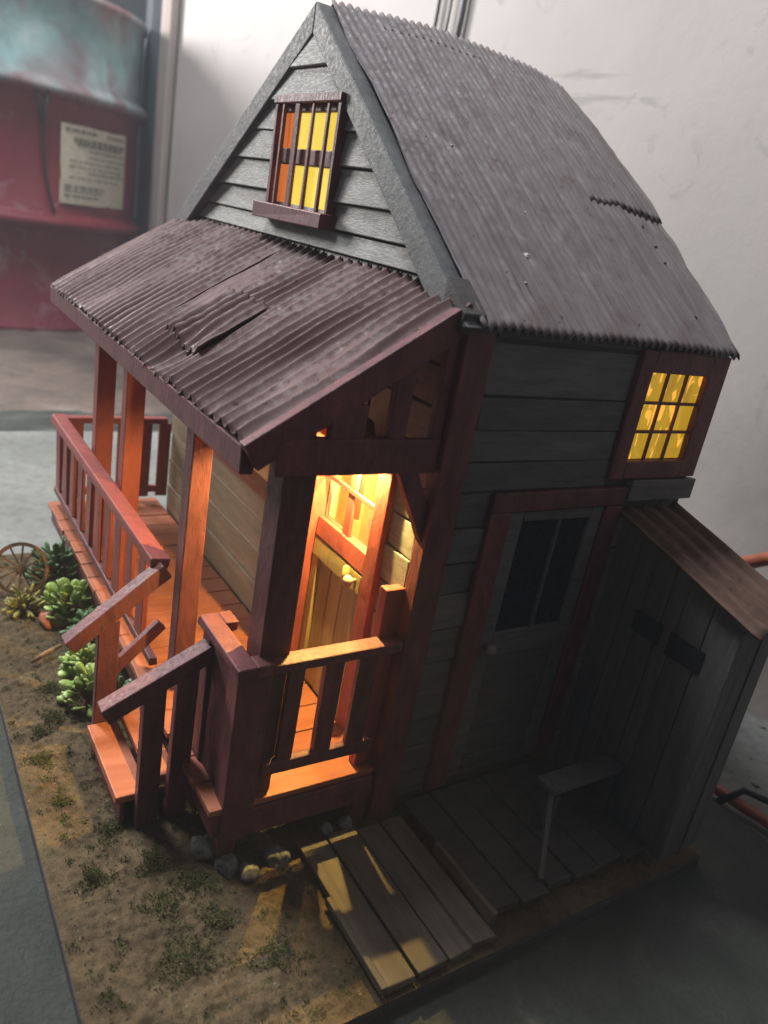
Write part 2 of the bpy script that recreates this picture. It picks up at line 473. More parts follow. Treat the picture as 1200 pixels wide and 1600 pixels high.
wall = MB().box(-188, 260, 43, 55, ZF - 6, 180)
structure(wall.build('wall', 'wall_paint', bev=0, world_origin=True))

# ------------------------------------------------------------------ background things
dr = thing('steel_drum', (-210, 1.5, ZF - 2.2), 'red steel drum with sprayed teal patch and ribbed sides standing by the wall', 'drum')
R0 = 38.5
prof = [(R0 - 1, ZF - 3), (R0 + .6, ZF - 2.6), (R0 + .6, ZF - 1.4), (R0, ZF - 1)]
for zr in (-10.5, 17.5):
    prof += [(R0, zr - 2.2), (R0 + 1.2, zr - 1.2), (R0 + 2.3, zr - .3), (R0 + 2.3, zr + .7), (R0 + 1.2, zr + 1.6), (R0, zr + 2.6)]
prof += [(R0, 36), (R0 + .8, 36.6), (R0 + .8, 38), (R0 - 2, 38.2), (R0 - 2.2, 36.5)]
sh = MB().lathe(prof, (0, 0, 0), 128)
sh.v = [(x - 210, y + 1.5, z) for x, y, z in sh.v]
sh.build('body', 'drum_paint', dr, bev=0, smooth=True, world_origin=True)
# paper label glued on the drum: thin curved sheet with printed lines
def on_drum(ang, z, d=0.25):
    return (-210 + (R0 + d) * cos(ang), 1.5 + (R0 + d) * sin(ang), z)
lab = MB(); a0, a1, z0, z1 = radians(19), radians(51), -5.5, 11.5
nx = 14; vs = []
for k in range(9):
    for i in range(nx + 1):
        u = i / nx; v = k / 8
        vs.append(on_drum(a0 + (a1 - a0) * u + 0.01 * noise.noise(Vector((u * 4, v * 4, 0))), z0 + (z1 - z0) * v + 0.3 * noise.noise(Vector((u * 5, v * 5, 2))), 0.3 + 0.15 * noise.noise(Vector((u * 3, v * 3, 5)))))
lab.add(vs, [(k * (nx + 1) + i, k * (nx + 1) + i + 1, (k + 1) * (nx + 1) + i + 1, (k + 1) * (nx + 1) + i) for k in range(8) for i in range(nx)])
lo = lab.build('paper_label', 'paper', dr, bev=0, smooth=True)
ink = MB()
random.seed(11)
for (v, u0, u1, h) in [(.93, .05, .45, .02), (.93, .6, .95, .015), (.82, .15, .95, .03), (.77, .2, .9, .018), (.70, .35, .95, .012), (.62, .35, .95, .01), (.55, .1, .9, .01), (.48, .1, .9, .01), (.42, .35, .95, .012), (.34, .1, .85, .01), (.22, .05, .6, .02), (.17, .05, .55, .012), (.10, .05, .5, .016)]:
    u = u0
    while u < u1:
        w = random.uniform(.03, .09)
        p = [on_drum(a0 + (a1 - a0) * q, z0 + (z1 - z0) * z, 0.52) for q, z in ((u, v - h), (min(u + w, u1), v - h), (min(u + w, u1), v + h), (u, v + h))]
        ink.add(p, [(0, 1, 2, 3)]); u += w + random.uniform(.01, .03)
ink.build('printed_line', 'ink', lo, bev=0)['kind'] = 'stuff'

wire = MB()
wire.tube([on_drum(radians(13.5), 17, 1.7), on_drum(radians(13), 12, 1.0), on_drum(radians(12.5), 7, .9), on_drum(radians(13.5), 0, .8), on_drum(radians(15.5), -5, .8), on_drum(radians(17), -8, .8)], 0.35, 6)
wire.tube([on_drum(radians(10), 17, 1.7), on_drum(radians(11.5), 13.5, 1.2), on_drum(radians(12.8), 10, 1.0)], 0.3, 6)
tag(wire.build('wire', 'black_rubber', bev=0, smooth=True), 'thin black wire hanging down the red drum beside its label', 'wire')

b = MB().box(-192.5, -184.8, 40.2, 42.7, ZF - 4, 120, .3)
tag(b.build('door_post', 'post_wood', bev=.5), 'pale worn wooden post at the left end of the room wall', 'post')
b = MB().prism([(-196, 39, ZF - 3), (-193.2, 41.5, ZF - 3), (-193.2, 41.5, 75), (-196, 39, 75)], (-26, 6, 0))  # dark panel put in to fill the gap beside the post
tag(b.build('gap_panel', 'dark_blue_panel', bev=.3), 'dark blue panel filling the gap between drum and post', 'board')
cg = 'dark cables running up the wall'
for i, (x, lab_) in enumerate(((-72.5, 'dark cable on the wall above the roof, leftmost of three'), (-69.6, 'thin grey cable on the wall above the roof, middle of three'), (-66.6, 'thick dark cable on the wall above the roof, rightmost of three'))):
    c = MB().tube([(x - .6, 42.4, 21 + i * .8), (x - .1, 42.4, 30), (x + .3, 42.5, 60), (x, 42.4, 140)], (.28, .2, .42)[i], 8)
    tag(c.build('wall_cable', 'cable_grey', bev=0, smooth=True), lab_, 'cable', cg)

h = MB().tube([(-22, 39.5, -32.2), (-13, 39, -26.5), (-8, 39, -22.0), (-3.4, 39, -18.8), (-1.6, 39, -17.5), (3, 38.8, -16.2), (12, 38, -17), (24, 37, -24), (34, 36, -32.0)], .62, 12)
tag(h.build('hose', 'orange_hose', bev=0, smooth=True), 'orange hose arching in front of the wall behind the lean-to shed', 'hose')
h = MB().tube([(2, 28.6, -32.2), (5.6, 27.6, -32.15), (8.5, 28.0, -32.2), (11.5, 28.6, -32.2), (18, 29.0, -32.2)], .42, 12)
tag(h.build('floor_hose', 'orange_hose', bev=0, smooth=True), 'orange hose lying on the floor behind the base board', 'hose')
h = MB().tube([(7.4, 27.0, -32.5), (8.2, 28.4, -31.2), (9.8, 29.6, -31.4), (13, 31, -30), (14.5, 31, -26), (14.2, 30.5, -20), (15.5, 30, -14)], .28, 8)
tag(h.build('black_cable', 'black_rubber', bev=0, smooth=True), 'thin black cable crossing over the orange floor hose', 'cable')

# loose rubble along the foot of the wall at the right
random.seed(21)
rub = MB()
for i in range(45):
    x = random.uniform(-4, 26); y = random.uniform(31, 42.3); s_ = random.uniform(.12, .45)
    rub.rock((x, y, ZF + .1 * s_), s_, s_ * .8, s_ * .55, i, 1)
o = rub.build('rubble', 'rubble_stone', bev=0); o['kind'] = 'stuff'
g = grid(-33, 120, -80, 27, 90, 70, lambda x, y: ZF + .5 + noise.noise(Vector((x * .12, y * .12, 0))) * .12)
structure(g.build('dark_carpet', 'green_mat', bev=0, smooth=True, world_origin=True))

# ------------------------------------------------------------------ diorama base
BX0, BX1, BY0, BY1 = -42.5, 11.0, -18.6, 19.7
bb = MB().box(BX0, BX1, BY0, BY1, ZF + .02, -31.75)
tag(bb.build('base_board', 'dark_wood', bev=.12), 'thin dark base board under the soil and the little house', 'board')
def soil_z(x, y):
    e = min(x - BX0, BX1 - x, y - BY0, BY1 - y)
    k = max(0, min(1, e / 1.2))
    n = noise.noise(Vector((x * .18, y * .18, 1))) * .30 + noise.noise(Vector((x * .6, y * .6, 3))) * .18 + noise.noise(Vector((x * 1.9, y * 1.9, 5))) * .13 + noise.noise(Vector((x * 4.3, y * 4.3, 6))) * .07
    return -31.62 + (n + .18) * (.25 + .75 * k)
sg = grid(BX0 + .02, BX1 - .02, BY0 + .02, -4.4, 420, 150, soil_z)
sg2 = grid(BX0 + .02, BX1 - .02, -4.4, BY1 - .02, 105, 60, soil_z)
sg.add(sg2.v, sg2.f)
structure(sg.build('ground', 'soil', bev=0, smooth=True, world_origin=True))

random.seed(5)
ms = MB()
def tuft(x, y, r, n):
    for _ in range(int(n * 2.6)):
        a = random.uniform(0, 6.28); d = r * random.random() ** .7 * (1 + .45 * sin(3 * a + x))
        px, py = x + d * cos(a), y + d * sin(a)
        z = soil_z(px, py) - .03 + .28 * max(0, 1 - d / (r + .01)) * min(1, r)
        h_ = random.uniform(.06, .24); w = random.uniform(.025, .06)
        t = random.uniform(0, 3.14); dx, dy = cos(t) * w, sin(t) * w
        lx, ly = random.uniform(-.16, .16), random.uniform(-.16, .16)
        ms.add([(px - dx, py - dy, z), (px + dx, py + dy, z), (px + lx, py + ly, z + h_), (px - dy, py + dx, z + h_ * .4)], [(0, 1, 2), (1, 3, 2), (3, 0, 2)])
for (x, y, r, n) in [(-12, -17.2, .8, 160), (-1.6, -16.4, .8, 170), (-16, -15.6, 1.1, 220), (-19.5, -15.3, .8, 140), (-8, -16.8, .7, 110), (-14.8, -16.8, .6, 90), (1.5, -13.6, 1.2, 160), (3.5, -11.4, 1.1, 160), (-1.5, -13.2, .9, 140), (5, -13.5, 1.6, 220), (0.6, -11.6, 1.0, 140), (6.5, -9.4, 1.3, 170), (-4.8, -14.8, .7, 110)]:
    tuft(x, y, r, n)
for _ in range(260):
    x = random.uniform(-42, 10.5); y = random.uniform(-18.3, -5.5)
    tuft(x, y, random.uniform(.15, .6), random.randint(4, 12))
o = ms.build('moss_growth', 'moss', bev=0, world_origin=True); o['kind'] = 'stuff'
gr = MB()
for _ in range(6000):
    x = random.uniform(-30, 10.6); y = random.uniform(-18.2, -5.6); s = random.uniform(.03, .06 + .08 * random.random() ** 4)
    z = soil_z(x, y) - .02
    gr.add([(x - s, y, z), (x, y - s * random.uniform(.6, 1), z), (x + s, y, z), (x, y + s, z), (x + .2 * s, y, z + s * random.uniform(.7, 1.3))], [(0, 1, 4), (1, 2, 4), (2, 3, 4), (3, 0, 4)])
o = gr.build('gravel', 'grit', bev=0, world_origin=True); o['kind'] = 'stuff'

# stones
sgp = 'stones by the porch foot'
stones = [(-1.2, -10.4, .95, .8, .8, 'pale pointed stone at the foot of the porch corner post'), (.2, -9.6, 1.0, .8, .7, 'grey stone in front of the pointed stone by the porch corner'),
          (1.2, -8.6, .75, .7, .5, 'flat dark stone right of the porch corner stones'), (.8, -6.7, .95, .9, .7, 'round grey stone between porch corner and plank walk'),
          (-.1, -3.1, .55, .5, .55, 'small round stone by the porch side, left one of a pair lit yellow'), (.15, -1.8, .6, .55, .6, 'small round stone by the porch side, right one of a pair lit yellow')]
for i, (x, y, rx, ry, rz, lb) in enumerate(stones):
    tag(MB().rock((x, y, -31.45 + rz * .3), rx * .85, ry * .8, rz * .8, i + 1).build('stone', 'stone_grey', bev=0, smooth=True), lb, 'stone', sgp)

# plank walk at the side of the house
pw = thing('plank_walk', (6, -2, -31.4), 'short walk of weathered planks leading to the side of the house', 'plank walk')
for (y0, y1, x0, x1, z) in [(-5.35, -3.55, .9, 10.75, -30.95), (-3.45, -1.55, .7, 10.7, -30.9), (-1.4, .1, .9, 10.6, -31.0), (.25, 1.75, .9, 10.5, -30.92)]:
    MB().box(x0, x1, y0, y1, z - .45, z, .05).build('plank', 'plank_wood', pw, bev=.08)
MB().beam((4.9, -5.6, -30.95), (10.8, -5.6, -30.95), .35, .5, (0, 1, 0)).build('edge_strip', 'plank_wood', pw, bev=.06)
sd = thing('side_landing', (5, 8, -31), 'low dark plank landing before the shut side door', 'landing')
for k in range(6):
    y0 = 2.2 + k * 2.15
    MB().box(.4, 9.6 + random.uniform(-.2, .2), y0, y0 + 2.05, -30.9, -30.35, .04).build('plank', 'dark_wood', sd, bev=.08)
MB().box(4.2, 9.9, 1.95, 2.3, -31.1, -30.2, .04).build('edge_strip', 'plank_wood', sd, bev=.06)

# bench
be = thing('bench', (5.6, 12, -30.4), 'narrow dark plank bench beside the side door', 'bench')
MB().beam((5.6, 8.8, -27.0), (5.6, 15.3, -27.0), 1.55, .4, (1, 0, 0), .03).build('seat', 'shed_board', be, bev=.06)
for y in (9.6, 14.6):
    MB().box(5.0, 6.2, y - .2, y + .2, -30.35, -27.2, .03).build('leg', 'dark_wood', be, bev=.05)
MB().beam((6.0, 8.95, -27.25), (9.0, 6.2, -30.2), .35, .3, (0, 1, 0), .02).build('brace', 'shed_board', be, bev=.04)

# ------------------------------------------------------------------ plants
def leaf_mesh(name, ln, wd, th=.12):
    mb = MB(); n = 6; vs = []; fs = []
    for i in range(n + 1):
        t = i / n; w = wd * max(.02, math.sin(pi * min(.97, .06 + t * .91))) ** .55 * .5 * (.6 + .55 * t)
        z = .22 * ln * math.sin(t * 1.6) * .4
        vs += [(t * ln, -w, z + .12 * w), (t * ln, 0, z - .05), (t * ln, w, z + .12 * w), (t * ln, 0, z + th + .02)]
    for i in range(n):
        a = i * 4; c = a + 4
        fs += [(a, c, c + 1, a + 1), (a + 1, c + 1, c + 2, a + 2), (a + 2, c + 2, c + 3, a + 3), (a + 3, c + 3, c, a)]
    mb.add(vs, fs + [(0, 1, 2, 3), (n * 4 + 3, n * 4 + 2, n * 4 + 1, n * 4)])
    return mb
def plant(name, loc, rad, hgt, n, ln, wd, mat, label, seed, cat='plant', group='little plants beside the porch'):
    random.seed(seed)
    t = thing(name, loc, label, cat, group)
    st = MB()
    first = None
    for i in range(n):
        az = random.uniform(0, 2 * pi); el = math.asin(random.uniform(.02, .98))
        r = random.uniform(.55, 1.0)
        p = Vector((loc[0] + rad * r * cos(az) * cos(el), loc[1] + rad * r * sin(az) * cos(el), loc[2] + .25 + hgt * r * sin(el)))
        if i % 3 == 0: st.tube([loc, tuple((Vector(loc) + p) / 2 + Vector((0, 0, .25))), tuple(p)], .1, 5)
        if first is None:
            first = leaf_mesh('leaf', ln, wd).build('leaf', mat, t, bev=0, smooth=True); lf = first
        else:
            lf = first.copy(); scene.collection.objects.link(lf); lf.parent = t
        lf.location = W(p) - W(loc)
        s = random.uniform(.75, 1.2); lf.scale = (s, s, s)
        lf.rotation_euler = (random.uniform(-.6, .6), -max(.0, el * .8) + random.uniform(-.5, .4), az + random.uniform(-.7, .7))
    st.build('stem', 'old_wood', t, bev=0)
plant('leafy_plant', (-35.5, -11.4, -31.5), 3.0, 4.0, 150, 1.0, .6, 'leaf_dark', 'dark green bushy plant at the far left end of the porch', 3)
plant('leafy_plant', (-29.2, -11.9, -31.5), 2.7, 3.0, 80, 1.1, 1.05, 'leaf_light', 'light green round-leaved plant beside the wagon wheel', 4)
plant('leafy_plant', (-24.8, -11.4, -31.5), 2.1, 2.8, 80, .95, .65, 'leaf_dark', 'dark green plant under the porch edge behind the light round-leaved one', 9)
plant('leafy_plant', (-17.2, -13.1, -31.5), 1.8, 2.7, 55, 1.0, 1.0, 'leaf_light', 'light green round-leaved plant left of the porch steps', 6)
plant('leafy_plant', (-16.2, -11.2, -31.5), 1.5, 2.2, 40, 1.0, .75, 'leaf_dark', 'dark glossy plant behind the porch stair rail', 8)
plant('yellow_plant', (-31.0, -15.2, -31.5), 1.7, 1.9, 50, 1.0, .45, 'leaf_yellow', 'yellowish feathery plant in front of the wagon wheel', 12)

# ------------------------------------------------------------------ wagon wheel, tub, sticks
ww = thing('wagon_wheel', (-34.0, -15.2, -31.3), 'small brown wooden wagon wheel leaning among the plants', 'wheel')
wc = Vector((-34.2, -15.0, -29.0)); ax = Vector((.86, -.30, .42)).normalized()
t1 = ax.cross(Vector((0, 0, 1))).normalized(); t2 = ax.cross(t1)
M3 = Matrix((t1, t2, ax)).transposed()
ro = 2.25
MB().lathe([(ro - .3, -.18), (ro, -.18), (ro, .18), (ro - .3, .18), (ro - .3, -.18)], wc, 40, M3, False).build('rim', 'old_wood', ww, bev=0)
MB().lathe([(.1, -.35), (.42, -.3), (.48, 0), (.42, .3), (.1, .35)], wc, 14, M3).build('hub', 'old_wood', ww, bev=0)
for k in range(12):
    a = 2 * pi * k / 12
    d = t1 * cos(a) + t2 * sin(a)
    MB().beam(wc + d * .35, wc + d * (ro - .2), .14, .14, tuple(ax)).build('spoke', 'old_wood', ww, bev=0)
plant('leafy_plant', (-20.9, -12.6, -31.5), 1.7, 2.0, 60, .95, .8, 'leaf_light', 'low yellow-green plant behind the bare stick by the porch rail', 15)
tag(MB().tube([(-22.9, -16.0, -31.15), (-23.6, -14.8, -30.95), (-23.8, -13.7, -30.6)], [.14, .18, .15], 7).build('stick', 'old_wood', bev=0, smooth=True), 'thin bare stick lying on the soil before the low yellow-green plant', 'stick')
tag(MB().rock((-28.4, -13.6, -31.0), 1.2, .9, .7, 31).build('orange_lit_lump', 'orange_hose', bev=0, smooth=True), 'lump of wood below the yellowish plant, coloured as if lit orange', 'wood lump')  # orange lamp glow put into the lump's colour

# ================================================================== the model house
random.seed(3)
H = thing('model_house', (-21, 5, -31.4), 'handmade model cottage with rusty tin roof and maroon porch lit from inside', 'model house')
LX = -42.5                       # left wall
DK = -27.4                       # deck top

# --- solid backing walls (light tight), boards go on top
def wallbox(x0, x1, y0, y1, z0, z1, mt='dark_wood'):
    return MB().box(x0, x1, y0, y1, z0, z1)
fw = MB()
OX0, OX1, OZ0, OZ1 = -11.0, -4.7, -15.2, -10.1      # opening of the door window
fw.box(LX, OX0, .05, .35, -31.3, -.3).box(OX1, -.3, .05, .35, -31.3, -.3)
fw.box(OX0, OX1, .05, .35, -31.3, OZ0).box(OX0, OX1, .05, .35, OZ1, -.3)
fw.build('front_wall', 'dark_wood', H, bev=0)
MB().box(-.45, -.08, .36, 21.4, -31.3, -.4).build('side_wall', 'dark_wood', H, bev=0)
MB().box(LX, LX + .4, .36, 21.4, -31.3, -.4).build('side_wall', 'dark_wood', H, bev=0)
MB().box(LX + .4, -.45, 20.9, 21.4, -31.3, -.4).build('back_wall', 'dark_wood', H, bev=0)
MB().prism([(-.3, .75, -.5), (-44.4, .75, -.5), (-22.4, .75, 15.0)], (0, .4, 0)).build('gable_wall', 'dark_wood', H, bev=0)
MB().prism([(-.3, 20.9, -.38), (-44.4, 20.9, -.38), (-22.4, 20.9, 15.0)], (0, .4, 0)).build('gable_wall', 'dark_wood', H, bev=0)
# small room behind the door window
rm = MB().box(-14, -2, 5.0, 5.3, -27, -6).box(-14.3, -14, .36, 5.3, -27, -6).box(-2, -1.7, .36, 5.3, -27, -6).box(-14, -2, .36, 5, -6, -5.7).box(-14, -2, .36, 5, -27.3, -27)
rm.build('lit_room', 'cream_wall', H, bev=0)
MB().lathe([(.1, -.5), (.33, -.38), (.42, -.1), (.34, .2), (.18, .45), (.16, .8)], (-5.9, .9, -9.6), 14).build('bulb', 'bulb_glow', H, bev=0, smooth=True)

# --- siding
def board(x0, x1, y0, y1, z0, z1, mt, axis='z', tilt=.0):
    mb = MB().box(x0, x1, y0, y1, z0, z1, .04)
    return mb.build('board', mt, H, bev=.06)
# gable boards: lapped, cut to the slope
SL = 15.9 / 23.3
def gx(z): return (15.7 - z) / SL            # half width of the gable at z, about X = -22.4
z = .35
ge = [.2, 1.25, 2.55, 4.25, 6.3, 8.35, 10.3, 12.2, 14.6]
for k in range(len(ge) - 1):
    za, zb = ge[k] + .07, ge[k + 1] - .02
    ha, hb = gx(za) - .6, max(gx(zb) - .6, .1)
    segs = [(-22.4 - ha, -22.4 - hb, -22.4 + hb, -22.4 + ha)]
    if 3 < za < 9.5:
        segs = [(-22.4 - ha, -22.4 - hb, -25.8, -25.8), (-16.4, -16.4, -22.4 + hb, -22.4 + ha)]
    for (xa, xb, xc, xd) in segs:
        jy = random.uniform(-.06, .06)
        yb, yt = .22 + jy, .5 + jy
        q = lambda: random.uniform(-.07, .07)
        vs = [(xa, yb, za + q()), (xd, yb, za + q()), (xc, yt, zb + q()), (xb, yt, zb + q()), (xa, .74, za), (xd, .74, za), (xc, .74, zb), (xb, .74, zb)]
        MB().add(vs, [(0, 1, 2, 3), (4, 7, 6, 5), (0, 4, 5, 1), (1, 5, 6, 2), (2, 6, 7, 3), (3, 7, 4, 0)]).build('board', 'grey_siding', H, bev=.05)

# porch wall: wide tan boards left of the door, grey boards to the right
ze = [DK, -24.6, -21.9, -19.3, -17.0]
for k in range(len(ze) - 1):
    board(LX + .5, -11.95, -.22 + random.uniform(-.05, .05), .03, ze[k] + .05, ze[k + 1] - .05, 'tan_board')
for za, zb in ((-16.2, -13.6), (-13.6, -11.0), (-11.0, -8.2)):
    board(LX + .5, -34.6, -.2, .03, za + .05, zb - .05, 'tan_board')
    board(-17.1, -11.95, -.2, .03, za + .05, zb - .05, 'tan_board')
for za, zb in ((-8.2, -5.4), (-5.4, -2.6), (-2.6, -.3)):
    board(LX + .5, -8.5, -.2, .03, za + .05, zb - .05, 'tan_board')
g_e = [DK, -24.6, -22.4, -20.3, -18.1, -16.0, -13.7, -11.6, -9.4, -7.2, -4.9, -2.7, -.5]
for k in range(len(g_e) - 1):
    board(-3.35 if g_e[k] < -9.4 else -4.6, -.75, -.18 + random.uniform(-.05, .05), .03, g_e[k] + .06, g_e[k + 1] - .05, 'grey_siding')
for za, zb in ((-5.0, -2.7), (-2.7, -.5)): board(-8.4, -4.7, -.18, .03, za + .05, zb - .05, 'tan_board')
MB().box(-8.4, -4.7, -.2, .03, -8.6, -5.1).build('board', 'olive_door', H, bev=.05)

# right wall boards
SX = 0.02
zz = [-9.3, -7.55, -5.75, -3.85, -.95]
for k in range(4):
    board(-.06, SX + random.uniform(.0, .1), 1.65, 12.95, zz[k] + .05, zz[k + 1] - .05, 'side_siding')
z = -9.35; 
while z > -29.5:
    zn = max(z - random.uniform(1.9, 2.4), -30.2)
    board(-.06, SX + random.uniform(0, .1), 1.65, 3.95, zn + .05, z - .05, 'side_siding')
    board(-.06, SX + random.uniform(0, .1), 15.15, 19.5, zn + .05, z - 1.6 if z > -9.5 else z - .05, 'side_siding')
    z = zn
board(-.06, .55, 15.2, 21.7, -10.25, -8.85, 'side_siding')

# corner posts and trim
MB().box(-.7, .32, -.25, 1.55, -31.2, -.35, .03).build('corner_trim', 'maroon_paint', H)
MB().box(-.5, .3, 1.7, 12.8, -.75, -.3).build('eave_board', 'dark_wood', H)

# --- side window (nine panes)
sw = part('side_window', (0, 17, -5), H)
MB().box(-.05, .42, 13.0, 14.2, -8.75, -.6, .03).build('casing', 'maroon_paint', sw)
MB().box(-.05, .42, 19.75, 21.5, -8.75, -.6, .03).build('casing', 'maroon_paint', sw)
MB().box(-.05, .45, 14.22, 19.73, -1.95, -.6, .03).build('casing', 'maroon_paint', sw)
MB().box(-.05, .45, 14.22, 19.73, -8.75, -7.55, .03).build('casing', 'maroon_paint', sw)
py = [14.2, 16.05, 17.9, 19.75]; pz = [-7.55, -5.7, -3.85, -1.95]
for k in (1, 2):
    MB().box(0.02, .2, py[k] - .09, py[k] + .09, -7.55, -1.95).build('muntin', 'maroon_paint', sw, bev=.02)
    MB().box(0.0, .22, 14.2, 19.75, pz[k] - .09, pz[k] + .09).build('muntin', 'maroon_paint', sw, bev=.02)
for i in range(3):
    for k in range(3):
        a, b_ = py[i] + .02, py[i + 1] - .02; c, d = pz[k] + .02, pz[k + 1] - .02
        pn = MB(); n = 8; vs = []
        for w in range(n + 1):
            for u in range(n + 1):
                Y = a + (b_ - a) * u / n; Zz = c + (d - c) * w / n
                vs.append((-.03 + .05 * noise.noise(Vector((Y * .9, Zz * .5, i * 3 + k))), Y, Zz))
        pn.add(vs, [(w * (n + 1) + u, w * (n + 1) + u + 1, (w + 1) * (n + 1) + u + 1, (w + 1) * (n + 1) + u) for w in range(n) for u in range(n)])
        pn.build('pane', 'side_glow', sw, bev=0, smooth=True)

# --- side door, shut and dark
sdn = part('side_door', (0, 9.5, -20), H)
for (y0, y1, z0, z1) in ((4.0, 5.55, -30.2, -10.6), (13.6, 15.1, -30.2, -10.6), (4.0, 15.1, -10.55, -9.35)):
    MB().box(-.05, .4, y0, y1, z0, z1, .03).build('casing', 'maroon_paint', sdn)
for (y0, y1, z0, z1) in ((5.6, 6.75, -29.8, -10.65), (12.5, 13.55, -29.8, -10.65), (6.78, 12.47, -11.3, -10.65), (6.78, 12.47, -20.6, -18.9), (6.78, 12.47, -29.8, -28.4), (9.75, 10.05, -18.88, -11.32)):
    MB().box(-.06, .22, y0, y1, z0, z1, .02).build('rail' if y1 - y0 > 2 else 'stile', 'side_siding', sdn)
MB().box(-.06, .05, 6.78, 12.47, -28.38, -20.62).build('panel', 'side_siding', sdn)
for (y0, y1) in ((6.8, 9.73), (10.07, 12.45)):
    MB().box(-.06, .0, y0, y1, -18.86, -11.34).build('pane', 'dark_glass', sdn, bev=0)
MB().lathe([(.12, 0), (.12, .3), (.36, .4), (.42, .6), (.3, .8), (.05, .85)], (0, 0, 0), 14).v
kb = MB().lathe([(.12, 0), (.12, .3), (.36, .4), (.42, .6), (.3, .8), (.05, .85)], (.2, 6.2, -19.7), 14, Matrix(((0, 0, 1), (0, 1, 0), (-1, 0, 0))))
kb.build('knob', 'shed_board', sdn, bev=0, smooth=True)

# --- front door with lit window
fd = part('front_door', (-8, -.3, -19), H)
MB().box(-12.2, -11.05, -1.5, .04, DK, -8.9, .03).build('jamb', 'lit_red_paint', fd)
MB().box(-4.7, -3.4, -.55, .04, DK, -8.9, .03).build('jamb', 'lit_red_paint', fd)
MB().box(-11.03, -4.72, -.55, .04, -9.9, -8.8, .03).build('head', 'lit_red_paint', fd)
MB().box(-11.0, -4.75, -.5, .03, -16.5, -15.15, .03).build('window_rail', 'lit_red_paint', fd)
MB().box(-11.0, -4.75, -.42, -.22, -12.3, -12.0).build('muntin', 'lit_red_paint', fd, bev=.03)
MB().box(-8.05, -7.25, -.36, -.12, -15.1, -9.95, .03).build('muntin', 'lit_red_paint', fd, bev=.05)
MB().box(-10.95, -4.75, .1, .14, -15.18, -10.12).build('pane', 'window_glass', fd, bev=0)
MB().box(-11.0, -4.75, -.55, .0, -17.9, -16.6, .03).build('top_rail', 'olive_door', fd)
MB().box(-11.0, -10.2, -.5, .0, DK + .1, -17.92, .03).build('stile', 'olive_door', fd)
MB().box(-5.4, -4.75, -.4, .0, DK + .1, -17.92, .03).build('stile', 'olive_door', fd)
x = -10.15
for w in (1.5, 1.6, 1.6):
    MB().box(x, x + w - .07, -.25, .0, DK + .1, -17.94, .02).build('door_board', 'olive_door', fd); x += w
hd = MB().lathe([(.05, -.7), (.2, -.6), (.26, 0), (.2, .6), (.05, .7)], (-6.2, -.75, -17.2), 12)
hd.build('handle', 'brass', fd, bev=0, smooth=True)
MB().lathe([(.12, 0), (.14, .3), (.34, .45), (.38, .65), (.22, .85), (.04, .88)], (-5.3, -.5, -17.1), 12, Matrix(((1, 0, 0), (0, 0, -1), (0, 1, 0)))).build('knob', 'post_wood', fd, bev=0, smooth=True)
bt = MB().lathe([(.55, -15.1), (.62, -14.9), (.62, -13.7), (.5, -13.35), (.2, -12.95), (.17, -12.0), (.22, -11.9)], (-6.15, 1.25, 0), 16)
tag(bt.build('bottle', 'bottle_glass', bev=0, smooth=True), 'dark slim bottle standing inside the lit window of the front door', 'bottle')
for (x0, x1) in ((-11.0, -9.9), (-8.4, -7.4)):
    cu = MB(); n = 16; vs = []
    for k in range(9):
        for i in range(n + 1):
            u = i / n
            vs.append((x0 + (x1 - x0) * u, 1.9 + .12 * math.sin(u * 14), -15.2 + 5.6 * k / 8))
    cu.add(vs, [(k * (n + 1) + i, k * (n + 1) + i + 1, (k + 1) * (n + 1) + i + 1, (k + 1) * (n + 1) + i) for k in range(8) for i in range(n)])
    cu.build('curtain', 'red_cloth', fd, bev=0, smooth=True)

# --- wide front window over the tan boards
wd = part('front_window', (-26, -.2, -13), H)
MB().box(-34.6, -17.2, -1.0, .0, -17.0, -16.25, .03).build('sill', 'lit_red_paint', wd)
MB().box(-34.5, -33.5, -.4, .02, -16.2, -8.3, .03).build('casing', 'lit_red_paint', wd)
MB().box(-18.2, -17.2, -.4, .02, -16.2, -8.3, .03).build('casing', 'lit_red_paint', wd)
MB().box(-33.5, -18.2, -.4, .02, -9.2, -8.3, .03).build('casing', 'lit_red_paint', wd)
for i in range(3):
    a = -33.4 + i * 5.1
    MB().box(a + .02, a + 4.7, -.06, .02, -16.2, -9.22).build('pane', 'front_glow', wd, bev=0)
    if i: MB().box(a - .35, a + .0, -.3, .02, -16.2, -9.22).build('mullion', 'lit_red_paint', wd, bev=.04)

# --- gable window with bars
gw = part('gable_window', (-21, 0, 7), H)
GX0, GX1, GZ0, GZ1 = -25.9, -16.3, 3.45, 9.95
MB().box(GX0, GX0 + .5, -.2, .72, GZ0, GZ1, .03).build('frame', 'maroon_paint', gw)
MB().box(GX1 - .4, GX1, -.2, .72, GZ0, GZ1, .03).build('frame', 'maroon_paint', gw)
MB().box(GX0 - .1, GX1 + .1, -.3, .72, GZ1, GZ1 + .5, .03).build('frame', 'maroon_paint', gw)
MB().box(GX0 - .9, GX1 + .4, -.75, .72, GZ0 - 1.0, GZ0 - .02, .04).build('sill', 'maroon_paint', gw)
for k, (x, w) in enumerate(((-24.5, .32), (-22.3, .6), (-20.1, .32), (-18.0, .36))):
    MB().box(x - w / 2, x + w / 2, -.22 + .02 * k, .02, GZ0, GZ1, .02).build('bar', 'maroon_paint', gw, bev=.04)
MB().box(GX0 + .5, GX1 - .4, .22, .42, 6.2, 7.2, .03).build('transom_bar', 'maroon_paint', gw)
MB().box(GX0 + .5, GX1 - .4, .22, .42, 9.5, GZ1).build('transom_bar', 'maroon_paint', gw)
